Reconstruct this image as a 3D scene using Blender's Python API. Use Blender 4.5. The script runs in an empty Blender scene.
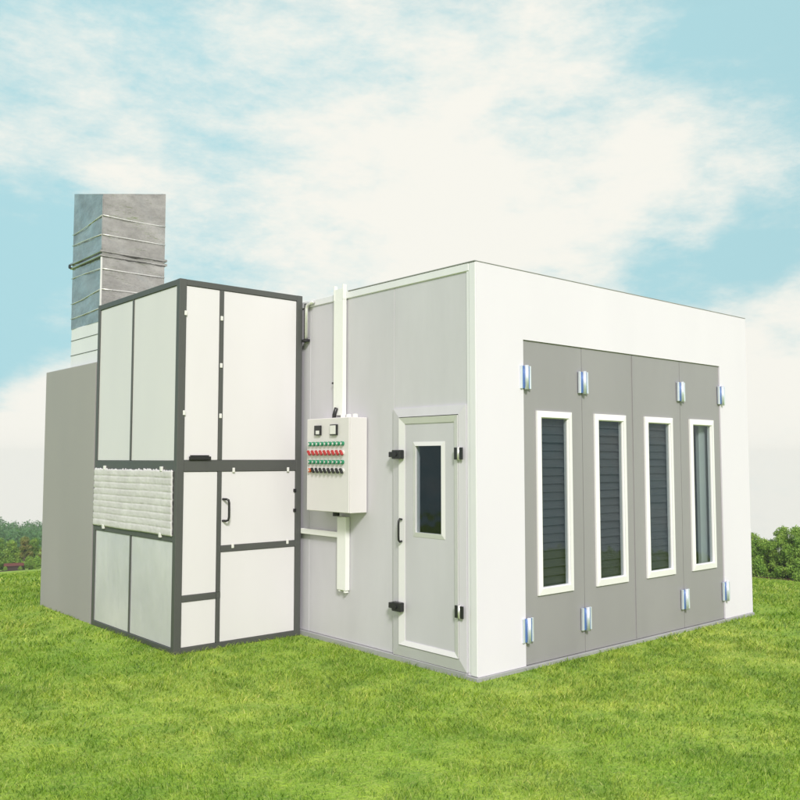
import bpy, bmesh, math, random
import numpy as np
from mathutils import Vector, Matrix

random.seed(4); RNG = np.random.default_rng(4)
S = bpy.context.scene
COL = S.collection

# ------------------------------------------------------------------ camera
CAM = (-4.559, -4.396, 1.6)
cd = bpy.data.cameras.new('camera'); cam = bpy.data.objects.new('camera', cd); COL.objects.link(cam)
cam.location = CAM
cam.rotation_euler = (math.radians(90 + 3.882), 0, math.radians(49.059 - 90))
cd.sensor_width = 36; cd.lens = 862 / 800 * 36; cd.clip_start = 0.05; cd.clip_end = 3000
S.camera = cam

# ------------------------------------------------------------------ sun, sky, exposure
SUN_DIR = Vector((-0.46, -0.74, 0.62)).normalized()          # towards the sun
sl = bpy.data.lights.new('sun', 'SUN'); sl.energy = 2.2; sl.angle = math.radians(10); sl.color = (1, .955, .95)
so = bpy.data.objects.new('sun', sl); COL.objects.link(so)
so.rotation_euler = SUN_DIR.to_track_quat('Z', 'Y').to_euler(); so.location = (-5, -20, 15)

def bearing_dir(px, py):
    """direction in the world that this sky feature lies in (horizontal angle from the booth's axes, elevation)"""
    v = Vector(((px - 400) / 862, -(py - 400) / 862, -1)); return (cam.rotation_euler.to_matrix() @ v).normalized()

W = bpy.data.worlds.new('World'); S.world = W; W.use_nodes = True
nt = W.node_tree; N = nt.nodes; L = nt.links; N.clear()
def nd(t, **k):
    n = N.new(t)
    for a, b in k.items(): setattr(n, a, b)
    return n
def mth(op, a, b=None, c=None, clamp=False):
    n = nd('ShaderNodeMath', operation=op); n.use_clamp = clamp
    for i, v in enumerate((a, b, c)):
        if v is None: continue
        if isinstance(v, (int, float)): n.inputs[i].default_value = v
        else: L.new(v, n.inputs[i])
    return n.outputs[0]
tc = nd('ShaderNodeTexCoord'); sep = nd('ShaderNodeSeparateXYZ'); L.new(tc.outputs['Generated'], sep.inputs[0])
zc = mth('MAXIMUM', sep.outputs[2], 0.45)
cmb = nd('ShaderNodeCombineXYZ'); L.new(sep.outputs[0], cmb.inputs[0]); L.new(sep.outputs[1], cmb.inputs[1]); L.new(zc, cmb.inputs[2])
sky = nd('ShaderNodeTexSky', sky_type='NISHITA'); sky.sun_disc = False
sky.sun_elevation = math.asin(SUN_DIR.z); sky.sun_rotation = math.atan2(SUN_DIR.x, SUN_DIR.y)
sky.air_density = 1.0; sky.dust_density = 1.0; sky.ozone_density = 1.0
L.new(cmb.outputs[0], sky.inputs['Vector'])
tint = nd('ShaderNodeMix', data_type='RGBA', blend_type='MULTIPLY'); tint.inputs[0].default_value = 1
L.new(sky.outputs[0], tint.inputs[6]); tint.inputs[7].default_value = (.80, 1.44, 1.02, 1)
bg1 = nd('ShaderNodeBackground'); L.new(tint.outputs[2], bg1.inputs[0]); bg1.inputs[1].default_value = 0.14
# clouds: thin layered noise over the dome, denser in some quarters of the sky
mp = nd('ShaderNodeMapping'); L.new(tc.outputs['Generated'], mp.inputs[0]); mp.inputs['Scale'].default_value = (1.5, 1.5, 3.6)
mp.inputs['Rotation'].default_value = (0.2, -0.15, 0.3)
n1 = nd('ShaderNodeTexNoise'); n1.inputs['Scale'].default_value = 2.3; n1.inputs['Detail'].default_value = 9; n1.inputs['Roughness'].default_value = .62; n1.inputs['Distortion'].default_value = .35
L.new(mp.outputs[0], n1.inputs[0])
n2 = nd('ShaderNodeTexNoise'); n2.inputs['Scale'].default_value = 6.5; n2.inputs['Detail'].default_value = 8; n2.inputs['Roughness'].default_value = .7
L.new(mp.outputs[0], n2.inputs[0])
m = mth('ADD', mth('MULTIPLY', n1.outputs[0], 1.5), mth('MULTIPLY', n2.outputs[0], 1.5))
m = mth('SUBTRACT', m, 0.93)
def blob(px, py, rad, amp, d=None):
    global m
    d = d or bearing_dir(px, py)
    dp = nd('ShaderNodeVectorMath', operation='DOT_PRODUCT'); L.new(tc.outputs['Generated'], dp.inputs[0]); dp.inputs[1].default_value = d
    mr = nd('ShaderNodeMapRange', interpolation_type='SMOOTHSTEP'); L.new(dp.outputs['Value'], mr.inputs[0])
    mr.inputs[1].default_value = math.cos(math.radians(rad)); mr.inputs[2].default_value = 1
    mr.inputs[3].default_value = 0; mr.inputs[4].default_value = amp
    m = mth('ADD', m, mr.outputs[0])
for b in [(0, 290, 10, -.55), (40, 110, 8, .45), (-20, 200, 5, .2), (760, 70, 8, -.5), (700, 255, 6, -.5), (790, 240, 5, -.4), (330, 20, 10, .2),
          (780, 450, 14, .6), (520, 170, 14, .3), (380, 280, 13, .35), (90, 340, 7, .3), (150, 190, 5, .25), (700, 160, 7, .55), (20, 480, 7, .9), (60, 420, 5, .4), (-900, 100, 45, -.6), (130, 250, 6, .1)]:  # far-left clear gap is out of view, added to darken the duct's reflection
    blob(*b)
blob(0, 0, 85, 1.6, Vector((-.55, -.80, .25)).normalized())      # unseen cloud bank behind the camera, added to neutralise the light's colour
ramp = nd('ShaderNodeMapRange', interpolation_type='SMOOTHSTEP'); L.new(m, ramp.inputs[0])
ramp.inputs[1].default_value = .12; ramp.inputs[2].default_value = 1.12; ramp.inputs[3].default_value = 0.29; ramp.inputs[4].default_value = .97
bg2 = nd('ShaderNodeBackground'); bg2.inputs[0].default_value = (1.0, .975, .895, 1); bg2.inputs[1].default_value = .695
mx = nd('ShaderNodeMixShader'); L.new(ramp.outputs[0], mx.inputs[0]); L.new(bg1.outputs[0], mx.inputs[1]); L.new(bg2.outputs[0], mx.inputs[2])
wo = nd('ShaderNodeOutputWorld'); L.new(mx.outputs[0], wo.inputs[0])

S.render.engine = 'CYCLES'
S.view_settings.view_transform = 'Standard'; S.view_settings.look = 'None'; S.view_settings.exposure = 0.47; S.view_settings.gamma = 1

# ------------------------------------------------------------------ helpers
def tag(o, label=None, cat=None, group=None, kind=None):
    if label: o['label'] = label
    if cat: o['category'] = cat
    if group: o['group'] = group
    if kind: o['kind'] = kind
    return o
def thing(name, label, cat, loc=(0, 0, 0), group=None):
    o = bpy.data.objects.new(name, None); COL.objects.link(o); o.location = loc; o.empty_display_size = .2
    return tag(o, label, cat, group)
def root_of(o):
    while o.parent: o = o.parent
    return o
def obj(name, bm, mat, parent=None, smooth=False, label=None):
    """bm holds world coordinates; the object is stored relative to the foot of its thing"""
    if parent is not None:
        r = root_of(parent).location; bmesh.ops.translate(bm, verts=bm.verts, vec=(-r[0], -r[1], -r[2]))
    bmesh.ops.recalc_face_normals(bm, faces=bm.faces)
    me = bpy.data.meshes.new(name); bm.to_mesh(me); bm.free()
    if smooth:
        for p in me.polygons: p.use_smooth = True
    me.materials.append(mat)
    o = bpy.data.objects.new(name, me); COL.objects.link(o)
    if parent is not None: o.parent = parent
    if label: o['label'] = label
    return o
def copy_at(o, off, parent=None):
    c = o.copy(); COL.objects.link(c); c.location = Vector(o.location) + Vector(off)
    if parent is not None: c.parent = parent
    for ch in o.children:
        k = ch.copy(); COL.objects.link(k); k.parent = c
    return c
def box(bm, x0, x1, y0, y1, z0, z1, bev=.0015, seg=1):
    r = bmesh.ops.create_cube(bm, size=1)
    vs = r['verts']
    bmesh.ops.scale(bm, verts=vs, vec=(abs(x1 - x0), abs(y1 - y0), abs(z1 - z0)))
    bmesh.ops.translate(bm, verts=vs, vec=((x0 + x1) / 2, (y0 + y1) / 2, (z0 + z1) / 2))
    if bev:
        es = list({e for v in vs for e in v.link_edges})
        bmesh.ops.bevel(bm, geom=es, offset=bev, segments=seg, affect='EDGES', profile=.5)
def bx(*a, **k):
    bm = bmesh.new(); box(bm, *a, **k); return bm
def tube(bm, pts, r, seg=10):
    pts = [Vector(p) for p in pts]; rings = []
    for i, p in enumerate(pts):
        t = (pts[min(i + 1, len(pts) - 1)] - pts[max(i - 1, 0)]).normalized()
        u = t.orthogonal().normalized() if i == 0 else (u - t * u.dot(t)).normalized()
        w = t.cross(u)
        rr = r[i] if isinstance(r, (list, tuple)) else r
        rings.append([bm.verts.new(p + (u * math.cos(2 * math.pi * k / seg) + w * math.sin(2 * math.pi * k / seg)) * rr) for k in range(seg)])
    for a, b in zip(rings, rings[1:]):
        for k in range(seg): bm.faces.new((a[k], a[(k + 1) % seg], b[(k + 1) % seg], b[k]))
    bm.faces.new(rings[0]); bm.faces.new(rings[-1][::-1])
def cyl(bm, p0, p1, r, seg=14): tube(bm, [p0, p1], r, seg)
def picture_frame(bm, P, outer, inner, d_out, d_in, back=0.0):
    """mitred frame; P(u, v, d) -> point; outer/inner = (u0,u1,v0,v1)"""
    def rect(r): return [(r[0], r[2]), (r[1], r[2]), (r[1], r[3]), (r[0], r[3])]
    O, I = rect(outer), rect(inner)
    for k in range(4):
        a, b, c, d = O[k], O[(k + 1) % 4], I[(k + 1) % 4], I[k]
        f = [bm.verts.new(P(*a, d_out)), bm.verts.new(P(*b, d_out)), bm.verts.new(P(*c, d_in)), bm.verts.new(P(*d, d_in))]
        g = [bm.verts.new(P(*q, back)) for q in (a, b, c, d)]
        bm.faces.new(f); bm.faces.new(g[::-1])
        for i in range(4):
            j = (i + 1) % 4; bm.faces.new((f[i], g[i], g[j], f[j]))

def mesh_arrays(name, verts, faces_flat, loop_totals, mat, parent=None, smooth=False):
    me = bpy.data.meshes.new(name)
    me.vertices.add(len(verts)); me.vertices.foreach_set('co', np.asarray(verts, np.float32).ravel())
    me.loops.add(len(faces_flat)); me.loops.foreach_set('vertex_index', np.asarray(faces_flat, np.int32))
    me.polygons.add(len(loop_totals))
    st = np.concatenate([[0], np.cumsum(loop_totals)[:-1]]).astype(np.int32)
    me.polygons.foreach_set('loop_start', st)
    me.update(calc_edges=True)
    if smooth: me.polygons.foreach_set('use_smooth', np.ones(len(loop_totals), bool))
    me.materials.append(mat)
    o = bpy.data.objects.new(name, me); COL.objects.link(o)
    if parent is not None: o.parent = parent
    return o

# ------------------------------------------------------------------ materials
class Mat:
    def __init__(s, name):
        s.m = bpy.data.materials.new(name); s.m.use_nodes = True; s.t = s.m.node_tree
        s.b = s.t.nodes['Principled BSDF']; s.out = s.t.nodes['Material Output']
    def n(s, t, **k):
        n = s.t.nodes.new(t)
        for a, b in k.items():
            if a in n.inputs.keys(): n.inputs[a].default_value = b
            else: setattr(n, a, b)
        return n
    def l(s, a, b): s.t.links.new(a, b)
    def coord(s, scale=(1, 1, 1)):
        c = s.n('ShaderNodeTexCoord'); m = s.n('ShaderNodeMapping'); m.inputs['Scale'].default_value = scale
        s.l(c.outputs['Object'], m.inputs[0]); return m.outputs[0]
    def noise(s, scale, detail=5, rough=.6, stretch=(1, 1, 1)):
        n = s.n('ShaderNodeTexNoise'); n.inputs['Scale'].default_value = scale; n.inputs['Detail'].default_value = detail; n.inputs['Roughness'].default_value = rough
        s.l(s.coord(stretch), n.inputs[0]); return n.outputs[0]
    def mapr(s, v, a, b, c, d):
        n = s.n('ShaderNodeMapRange'); s.l(v, n.inputs[0])
        for i, q in enumerate((a, b, c, d)): n.inputs[i + 1].default_value = q
        return n.outputs[0]
    def mixc(s, f, c1, c2, bt='MIX'):
        n = s.n('ShaderNodeMix', data_type='RGBA', blend_type=bt)
        for i, v in ((0, f), (6, c1), (7, c2)):
            if isinstance(v, (int, float)): n.inputs[i].default_value = v
            elif isinstance(v, tuple): n.inputs[i].default_value = (*v, 1) if len(v) == 3 else v
            else: s.l(v, n.inputs[i])
        return n.outputs[2]
    def bump(s, h, st=.2, dist=.01, normal=None):
        n = s.n('ShaderNodeBump'); n.inputs['Strength'].default_value = st; n.inputs['Distance'].default_value = dist
        s.l(h, n.inputs['Height'])
        if normal is not None: s.l(normal, n.inputs['Normal'])
        s.l(n.outputs[0], s.b.inputs['Normal']); return n.outputs[0]
def paint(name, c, rough=.45, var=.05, dirt=.06, bumpst=.12, metallic=0, stretch=(1, 1, .25), wave=.6):
    q = Mat(name)
    a = q.noise(1.3, 6, .6, stretch); b = q.noise(40, 4, .7, (1, 1, .15)); sp = q.noise(7, 8, .75)
    dk = tuple(v * (1 - var * 2.2) for v in c); lt = tuple(min(.95, v * (1 + var)) for v in c)
    col = q.mixc(q.mapr(a, .3, .7, 0, 1), dk, lt)
    col = q.mixc(q.mapr(sp, .58, .8, 0, dirt * 4), col, tuple(v * .72 for v in c[:2]) + (c[2] * .66,))
    col = q.mixc(q.mapr(b, .45, .75, 0, dirt * 1.5), col, tuple(v * .8 for v in c))
    q.l(col, q.b.inputs['Base Color']); q.l(q.mapr(a, .2, .8, rough * .85, min(1, rough * 1.2)), q.b.inputs['Roughness'])
    q.b.inputs['Metallic'].default_value = metallic
    wv = q.noise(wave, 2, .4, (1, 1, .6))
    n0 = q.n('ShaderNodeBump'); n0.inputs['Strength'].default_value = bumpst; n0.inputs['Distance'].default_value = .03; q.l(wv, n0.inputs['Height'])
    q.bump(q.noise(60, 3, .5), .04, .002, n0.outputs[0])
    return q.m
M = {}
M['white'] = paint('white_panel', (.755, .72, .80), .5, .015, .015, .06)
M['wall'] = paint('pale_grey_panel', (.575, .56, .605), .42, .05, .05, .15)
M['trim'] = paint('white_trim', (.76, .755, .79), .35, .03, .04)
M['base'] = paint('base_channel', (.36, .36, .37), .5, .08, .2)
M['doorgrey'] = paint('grey_door', (.31, .30, .312), .42, .04, .05, .1)
M['leafwhite'] = paint('door_edge', (.69, .68, .69), .4, .02, .03)
M['winframe'] = paint('window_frame_white', (.86, .84, .86), .35, .02, .03)
M['framebar'] = paint('dark_frame', (.085, .088, .085), .45, .06, .1)
M['cabwhite'] = paint('cabinet_panel', (.72, .695, .72), .38, .02, .03, .14)
M['box'] = paint('beige_grey_sheet', (.355, .335, .335), .6, .03, .05, .08)
M['panel'] = paint('control_enclosure', (.70, .67, .675), .45, .02, .03, .05)
M['trunk'] = paint('plastic_trunking', (.82, .82, .80), .4, .02, .04, .04)
M['black'] = paint('black_plastic', (.018, .018, .02), .35, .05, .1)
M['clip'] = paint('clip_white', (.75, .74, .72), .4, .03, .05)
M['green'] = paint('green_lamp', (.02, .24, .12), .25, .03, .02)
M['red'] = paint('red_switch', (.42, .03, .03), .3, .03, .02)
M['orange'] = paint('orange_button', (.62, .13, .04), .3, .03, .02)
M['roof'] = paint('roof_sheet', (.5, .5, .5), .6, .05, .2)
M['inner'] = paint('booth_lining', (.17, .18, .185), .5, .08, .15)
M['slat'] = paint('dark_slat', (.066, .067, .070), .45, .12, .2, .1)
M['tubecover'] = paint('lamp_cover', (.60, .63, .60), .5, .12, .2)
M['bark'] = paint('bark', (.10, .07, .05), .9, .2, .3, .5)
M['redroof'] = paint('red_roof', (.13, .035, .028), .8, .1, .2)
M['darkwall'] = paint('dark_timber', (.05, .03, .028), .9, .1, .2)
M['palewall'] = paint('pale_render', (.5, .48, .42), .9, .1, .2)
def zinc():
    q = Mat('galvanised_sheet')
    v = q.n('ShaderNodeTexVoronoi'); v.inputs['Scale'].default_value = 34; q.l(q.coord(), v.inputs[0])
    big = q.noise(3.2, 7, .7, (1, 1, 1.6)); fine = q.noise(75, 5, .8)
    c = q.mixc(q.mapr(big, .35, .68, 0, 1), (.30, .29, .285), (.55, .54, .53))
    c = q.mixc(q.mapr(v.outputs['Color'], 0, 1, 0, .3), c, (.56, .55, .52))
    c = q.mixc(q.mapr(fine, .52, .75, 0, .5), c, (.16, .155, .15))
    q.l(c, q.b.inputs['Base Color']); q.b.inputs['Metallic'].default_value = .8
    q.l(q.mapr(fine, .3, .7, .10, .28), q.b.inputs['Roughness'])
    w = q.noise(2.2, 4, .6, (.8, .8, 2.6))
    n0 = q.n('ShaderNodeBump'); n0.inputs['Strength'].default_value = .55; n0.inputs['Distance'].default_value = .05; q.l(w, n0.inputs['Height'])
    q.bump(fine, .12, .004, n0.outputs[0]); return q.m
M['zinc'] = zinc()
def bright(name, c, rough, metal):
    q = Mat(name); a = q.noise(18, 5, .7, (1, 1, .2))
    q.l(q.mixc(q.mapr(a, .3, .7, 0, 1), tuple(v * .8 for v in c), c), q.b.inputs['Base Color'])
    q.l(q.mapr(a, .3, .7, rough * .8, rough * 1.3), q.b.inputs['Roughness']); q.b.inputs['Metallic'].default_value = metal
    return q.m
M['seam'] = bright('bright_seam', (.86, .85, .83), .3, .5)
M['hinge'] = bright('chrome_hinge', (.82, .88, .97), .38, .45)
M['film'] = bright('blue_protective_film', (.10, .20, .52), .3, .2)
def silver():
    q = Mat('brushed_silver_panel')
    a = q.noise(1.6, 4, .6, (1, 1, .6)); f = q.noise(90, 4, .6, (.1, .1, 1)); s2 = q.noise(5, 6, .7, (1, 1, .3))
    c = q.mixc(q.mapr(a, .3, .7, 0, 1), (.60, .585, .64), (.77, .74, .79)); c = q.mixc(q.mapr(s2, .55, .75, 0, .3), c, (.42, .44, .46))
    q.l(c, q.b.inputs['Base Color']); q.b.inputs['Metallic'].default_value = .22; q.b.inputs['Roughness'].default_value = .34
    n0 = q.n('ShaderNodeBump'); n0.inputs['Strength'].default_value = .3; n0.inputs['Distance'].default_value = .05; q.l(a, n0.inputs['Height'])
    q.bump(f, .05, .002, n0.outputs[0]); return q.m
M['silver'] = silver()
def filt():
    q = Mat('filter_cloth'); a = q.noise(28, 7, .75); b = q.noise(6, 5, .7)
    c = q.mixc(q.mapr(b, .3, .7, 0, 1), (.55, .53, .54), (.70, .68, .69)); c = q.mixc(q.mapr(a, .5, .75, 0, .4), c, (.44, .44, .43))
    q.l(c, q.b.inputs['Base Color']); q.b.inputs['Roughness'].default_value = .95; q.bump(a, .35, .006); return q.m
M['filter'] = filt()
def glass():
    q = Mat('window_glass'); t = q.t
    tr = q.n('ShaderNodeBsdfTransparent'); tr.inputs[0].default_value = (.80, .83, .84, 1)
    gl = q.n('ShaderNodeBsdfGlossy'); gl.inputs['Roughness'].default_value = .04; gl.inputs['Color'].default_value = (.8, .85, .9, 1)
    n0 = q.n('ShaderNodeBump'); n0.inputs['Strength'].default_value = .25; n0.inputs['Distance'].default_value = .02; q.l(q.noise(1.7, 3, .5), n0.inputs['Height']); q.l(n0.outputs[0], gl.inputs['Normal'])
    fr = q.n('ShaderNodeFresnel'); fr.inputs[0].default_value = 1.62
    mxx = q.n('ShaderNodeMixShader'); ge = q.n('ShaderNodeNewGeometry'); mm = q.n('ShaderNodeMath', operation='MULTIPLY'); mi = q.n('ShaderNodeMath', operation='SUBTRACT'); mi.inputs[0].default_value = 1; q.l(ge.outputs['Backfacing'], mi.inputs[1]); q.l(fr.outputs[0], mm.inputs[0]); q.l(mi.outputs[0], mm.inputs[1]); q.l(mm.outputs[0], mxx.inputs[0]); q.l(tr.outputs[0], mxx.inputs[1]); q.l(gl.outputs[0], mxx.inputs[2])
    q.l(mxx.outputs[0], q.out.inputs[0]); return q.m
M['glass'] = glass()
def lawn(name, blades):
    q = Mat(name)
    geo = q.n('ShaderNodeNewGeometry')
    def wn(scale, det, st):
        n = q.n('ShaderNodeTexNoise'); n.inputs['Scale'].default_value = scale; n.inputs['Detail'].default_value = det; n.inputs['Roughness'].default_value = .65
        mpp = q.n('ShaderNodeMapping'); mpp.inputs['Scale'].default_value = st; q.l(geo.outputs['Position'], mpp.inputs[0]); q.l(mpp.outputs[0], n.inputs[0]); return n.outputs[0]
    big = wn(.55, 5, (1, 1, 1)); mid = wn(3.2, 5, (1, 1, 1)); fine = wn(26, 4, (1, 1, 1))
    c = q.mixc(q.mapr(big, .35, .65, 0, 1), (.26, .44, .03), (.46, .58, .08))
    c = q.mixc(q.mapr(mid, .38, .66, 0, .75), c, (.14, .29, .022))
    c = q.mixc(q.mapr(fine, .50, .72, 0, .45), c, (.60, .64, .20))
    if blades:
        c = q.mixc(q.mapr(geo.outputs['Random Per Island'], 0, 1, 0, 1), c, (.0, .0, .0), 'MIX') if False else c
        r = q.n('ShaderNodeValToRGB'); q.l(geo.outputs['Random Per Island'], r.inputs[0])
        e = r.color_ramp.elements; e[0].color = (.30, .40, .33, 1); e[1].color = (1.6, 1.4, 1.8, 1)
        x = e.new(.72); x.color = (1.05, 1.05, .95, 1); y = e.new(.94); y.color = (1.5, 1.12, 2.2, 1)
        c = q.mixc(1.0, c, r.outputs[0], 'MULTIPLY')
        q.l(c, q.b.inputs['Base Color']); q.b.inputs['Roughness'].default_value = .5
        tl = q.n('ShaderNodeBsdfTranslucent'); q.l(c, tl.inputs[0])
        ms = q.n('ShaderNodeMixShader'); ms.inputs[0].default_value = .35
        q.l(q.b.outputs[0], ms.inputs[1]); q.l(tl.outputs[0], ms.inputs[2]); q.l(ms.outputs[0], q.out.inputs[0])
    else:
        sp = wn(90, 4, (1, 1, 1)); c = q.mixc(q.mapr(sp, .45, .7, 0, .6), c, (.07, .13, .015))
        q.l(c, q.b.inputs['Base Color']); q.b.inputs['Roughness'].default_value = .9; q.bump(fine, .7, .04)
    return q.m
M['lawn'] = lawn('lawn_ground', False); M['blade'] = lawn('grass_blades', True)
def leafmat(name, c1, c2, c3):
    q = Mat(name); geo = q.n('ShaderNodeNewGeometry'); oi = q.n('ShaderNodeObjectInfo')
    n = q.noise(.9, 4, .6)
    c = q.mixc(geo.outputs['Random Per Island'], c1, c2); c = q.mixc(q.mapr(n, .4, .68, 0, .8), c, c3)
    c = q.mixc(q.mapr(oi.outputs['Random'], 0, 1, 0, .3), c, tuple(v * .75 for v in c2))
    q.l(c, q.b.inputs['Base Color']); q.b.inputs['Roughness'].default_value = .6
    tl = q.n('ShaderNodeBsdfTranslucent'); q.l(c, tl.inputs[0]); ms = q.n('ShaderNodeMixShader'); ms.inputs[0].default_value = .3
    q.l(q.b.outputs[0], ms.inputs[1]); q.l(tl.outputs[0], ms.inputs[2]); q.l(ms.outputs[0], q.out.inputs[0]); return q.m
M['leaf'] = leafmat('leaf_green', (.09, .21, .03), (.20, .37, .05), (.32, .42, .06))
M['leaf2'] = leafmat('leaf_fresh', (.12, .27, .03), (.27, .45, .06), (.38, .48, .08))
M['leaf3'] = leafmat('leaf_rust', (.14, .21, .04), (.24, .28, .06), (.34, .22, .08))
M['leafdark'] = leafmat('leaf_deep', (.05, .16, .05), (.10, .24, .08), (.14, .26, .07))
M['rust'] = leafmat('dry_stems', (.05, .02, .015), (.12, .05, .04), (.10, .09, .03))

# ------------------------------------------------------------------ terrain
K = .1205
def ridge(bear):      # height of the far wooded rise by compass bearing (degrees off the view axis, left negative)
    return np.interp(bear, [-60, -26, -22, -10, 60], [-4, -5.2, -7.8, -12, -14])
FA = math.radians(49.059)
def height(x, y):
    x = np.asarray(x, float); y = np.asarray(y, float)
    dx = np.maximum(np.maximum(x - 4.7, -60 - x), 0); dy = np.maximum(np.maximum(y - 6.3, -60 - y), 0)
    d = np.hypot(dx, dy)
    s = np.where(d < 3, d * d / 6, d - 1.5)
    r = np.hypot(x - CAM[0], y - CAM[1])
    b = np.degrees(FA - np.arctan2(y - CAM[1], x - CAM[0])); b = (b + 180) % 360 - 180
    kb = np.clip((np.abs(b + 5) * np.sign(b + 5)) / 18, 0, 1) * np.clip((100 - b) / 40, 0, 1)
    z = -(K + .0155 * kb) * np.minimum(s, 140) - .06 * np.clip(s - 140, 0, 60)
    t = np.clip((r - 215) / 110, 0, 1); t = t * t * (3 - 2 * t)
    z = z + t * ridge(b) - .12 * np.maximum(r - 360, 0)
    z = z + np.where(r > 20, .05 * np.sin(x * .21) * np.cos(y * .17) * np.minimum((r - 20) / 20, 1), 0)
    return z
def ground():
    rad = np.concatenate([[0], np.geomspace(.6, 420, 140)]); na = 240
    a = np.linspace(0, 2 * np.pi, na, endpoint=False)
    R, A = np.meshgrid(rad[1:], a, indexing='ij')
    X = CAM[0] + R * np.cos(A); Y = CAM[1] + R * np.sin(A)
    V = np.stack([X.ravel(), Y.ravel(), height(X, Y).ravel()], 1)
    V = np.vstack([V, [[CAM[0], CAM[1], 0]]])
    nr = len(rad) - 1; i = np.arange(nr - 1)[:, None] * na; k = np.arange(na)[None, :]; k2 = (k + 1) % na
    q = np.stack([i + k, i + na + k, i + na + k2, i + k2], -1).reshape(-1, 4)
    c = len(V) - 1; tri = np.stack([np.full(na, c), np.arange(na), (np.arange(na) + 1) % na], 1)
    o = mesh_arrays('ground', V, np.concatenate([q.ravel(), tri.ravel()]), [4] * len(q) + [3] * na, M['lawn'], smooth=True)
    tag(o, 'green lawn on a rise sloping down towards the far trees', None, None, 'structure')
ground()

# ------------------------------------------------------------------ paint booth
BX, BY, BZ = 4.04, 6.2, 3.06
booth = thing('paint_booth', 'large white car spray booth with four tall grey front doors and a side door', 'spray booth', (2.02, 3.1, 0))
T = .06
# front: piers and header, one sheet-metal portal
def poly_extrude(pts, x_or_y, a, b):
    bm = bmesh.new()
    mk = (lambda u, v, d: (u, d, v)) if x_or_y == 'y' else (lambda u, v, d: (d, u, v))
    f = [bm.verts.new(mk(u, v, a)) for u, v in pts]; g = [bm.verts.new(mk(u, v, b)) for u, v in pts]
    bm.faces.new(f); bm.faces.new(g[::-1])
    for i in range(len(pts)):
        j = (i + 1) % len(pts); bm.faces.new((f[i], g[i], g[j], f[j]))
    return bm
obj('front_frame', poly_extrude([(0, .030), (.52, .030), (.52, 2.522), (3.49, 2.522), (3.49, .030), (BX, .030), (BX, BZ), (0, BZ)], 'y', 0, .10), M['white'], booth)
# side wall (with the opening of the side door)
bm = bmesh.new()
for a, b in ((.93, 2.12), (2.12, 3.3), (3.3, 4.48), (4.48, 5.66), (5.66, BY - .06)):
    box(bm, .003, T, a + .0012, b - .0012, .045, BZ - .06, bev=.003)
box(bm, .003, T, .10, .93 - .0012, 1.985, BZ - .06, bev=.003)
obj('side_wall', bm, M['wall'], booth)
obj('side_wall', bx(BX - T, BX - .003, .10, BY - .06, .045, BZ - .06), M['wall'], booth)
bm = bmesh.new(); box(bm, 0.003, BX - .003, BY - .06, BY, .045, BZ - .06); obj('rear_wall', bm, M['wall'], booth)
bm = bmesh.new(); box(bm, .0, BX, .10, BY, BZ - .058, BZ - .004, bev=.004); obj('roof', bm, M['roof'], booth)
# trims on the side wall: corner post, top rail, roof lip
bm = bmesh.new()
box(bm, -.007, .05, .0035, .07, .032, BZ - .002, bev=.005, seg=2); box(bm, -.003, .04, .07, .098, .05, BZ - .06, bev=.002)
obj('corner_post', bm, M['trim'], booth)
bm = bmesh.new(); box(bm, -.008, .05, .0705, BY, BZ - .062, BZ + .001, bev=.005); obj('top_rail', bm, M['trim'], booth)
bm = bmesh.new(); box(bm, -.012, .02, .0, 1.545, BZ + .0015, BZ + .0085, bev=.001); obj('roof_edge_seal', bm, M['base'], booth)
bm = bmesh.new(); box(bm, -.003, BX + .003, -.004, .02, BZ + .0012, BZ + .0065, bev=.001); obj('roof_edge_seal', bm, M['base'], booth)
bm = bmesh.new()
box(bm, -.022, .08, .1005, BY, -.06, .043, bev=.004)
box(bm, .0805, BX + .012, -.012, .06, -.06, .028, bev=.004); box(bm, BX - .08, BX + .012, .0605, BY, -.06, .0425, bev=.004)
box(bm, -.022, .08, -.012, .1, -.06, .028, bev=.004)
obj('base_channel', bm, M['base'], booth)
bm = bmesh.new(); box(bm, BX - .001, BX + .012, .012, .05, .05, BZ - .03, bev=.001); obj('corner_seal', bm, M['base'], booth)
obj('floor', bx(.09, BX - .09, .07, BY - .1, -.02, .02), M['inner'], booth)
# dark interior lining
obj('inner_wall', bx(.3, BX - .3, 2.4, 2.44, .03, 2.9), M['inner'], booth)
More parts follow.
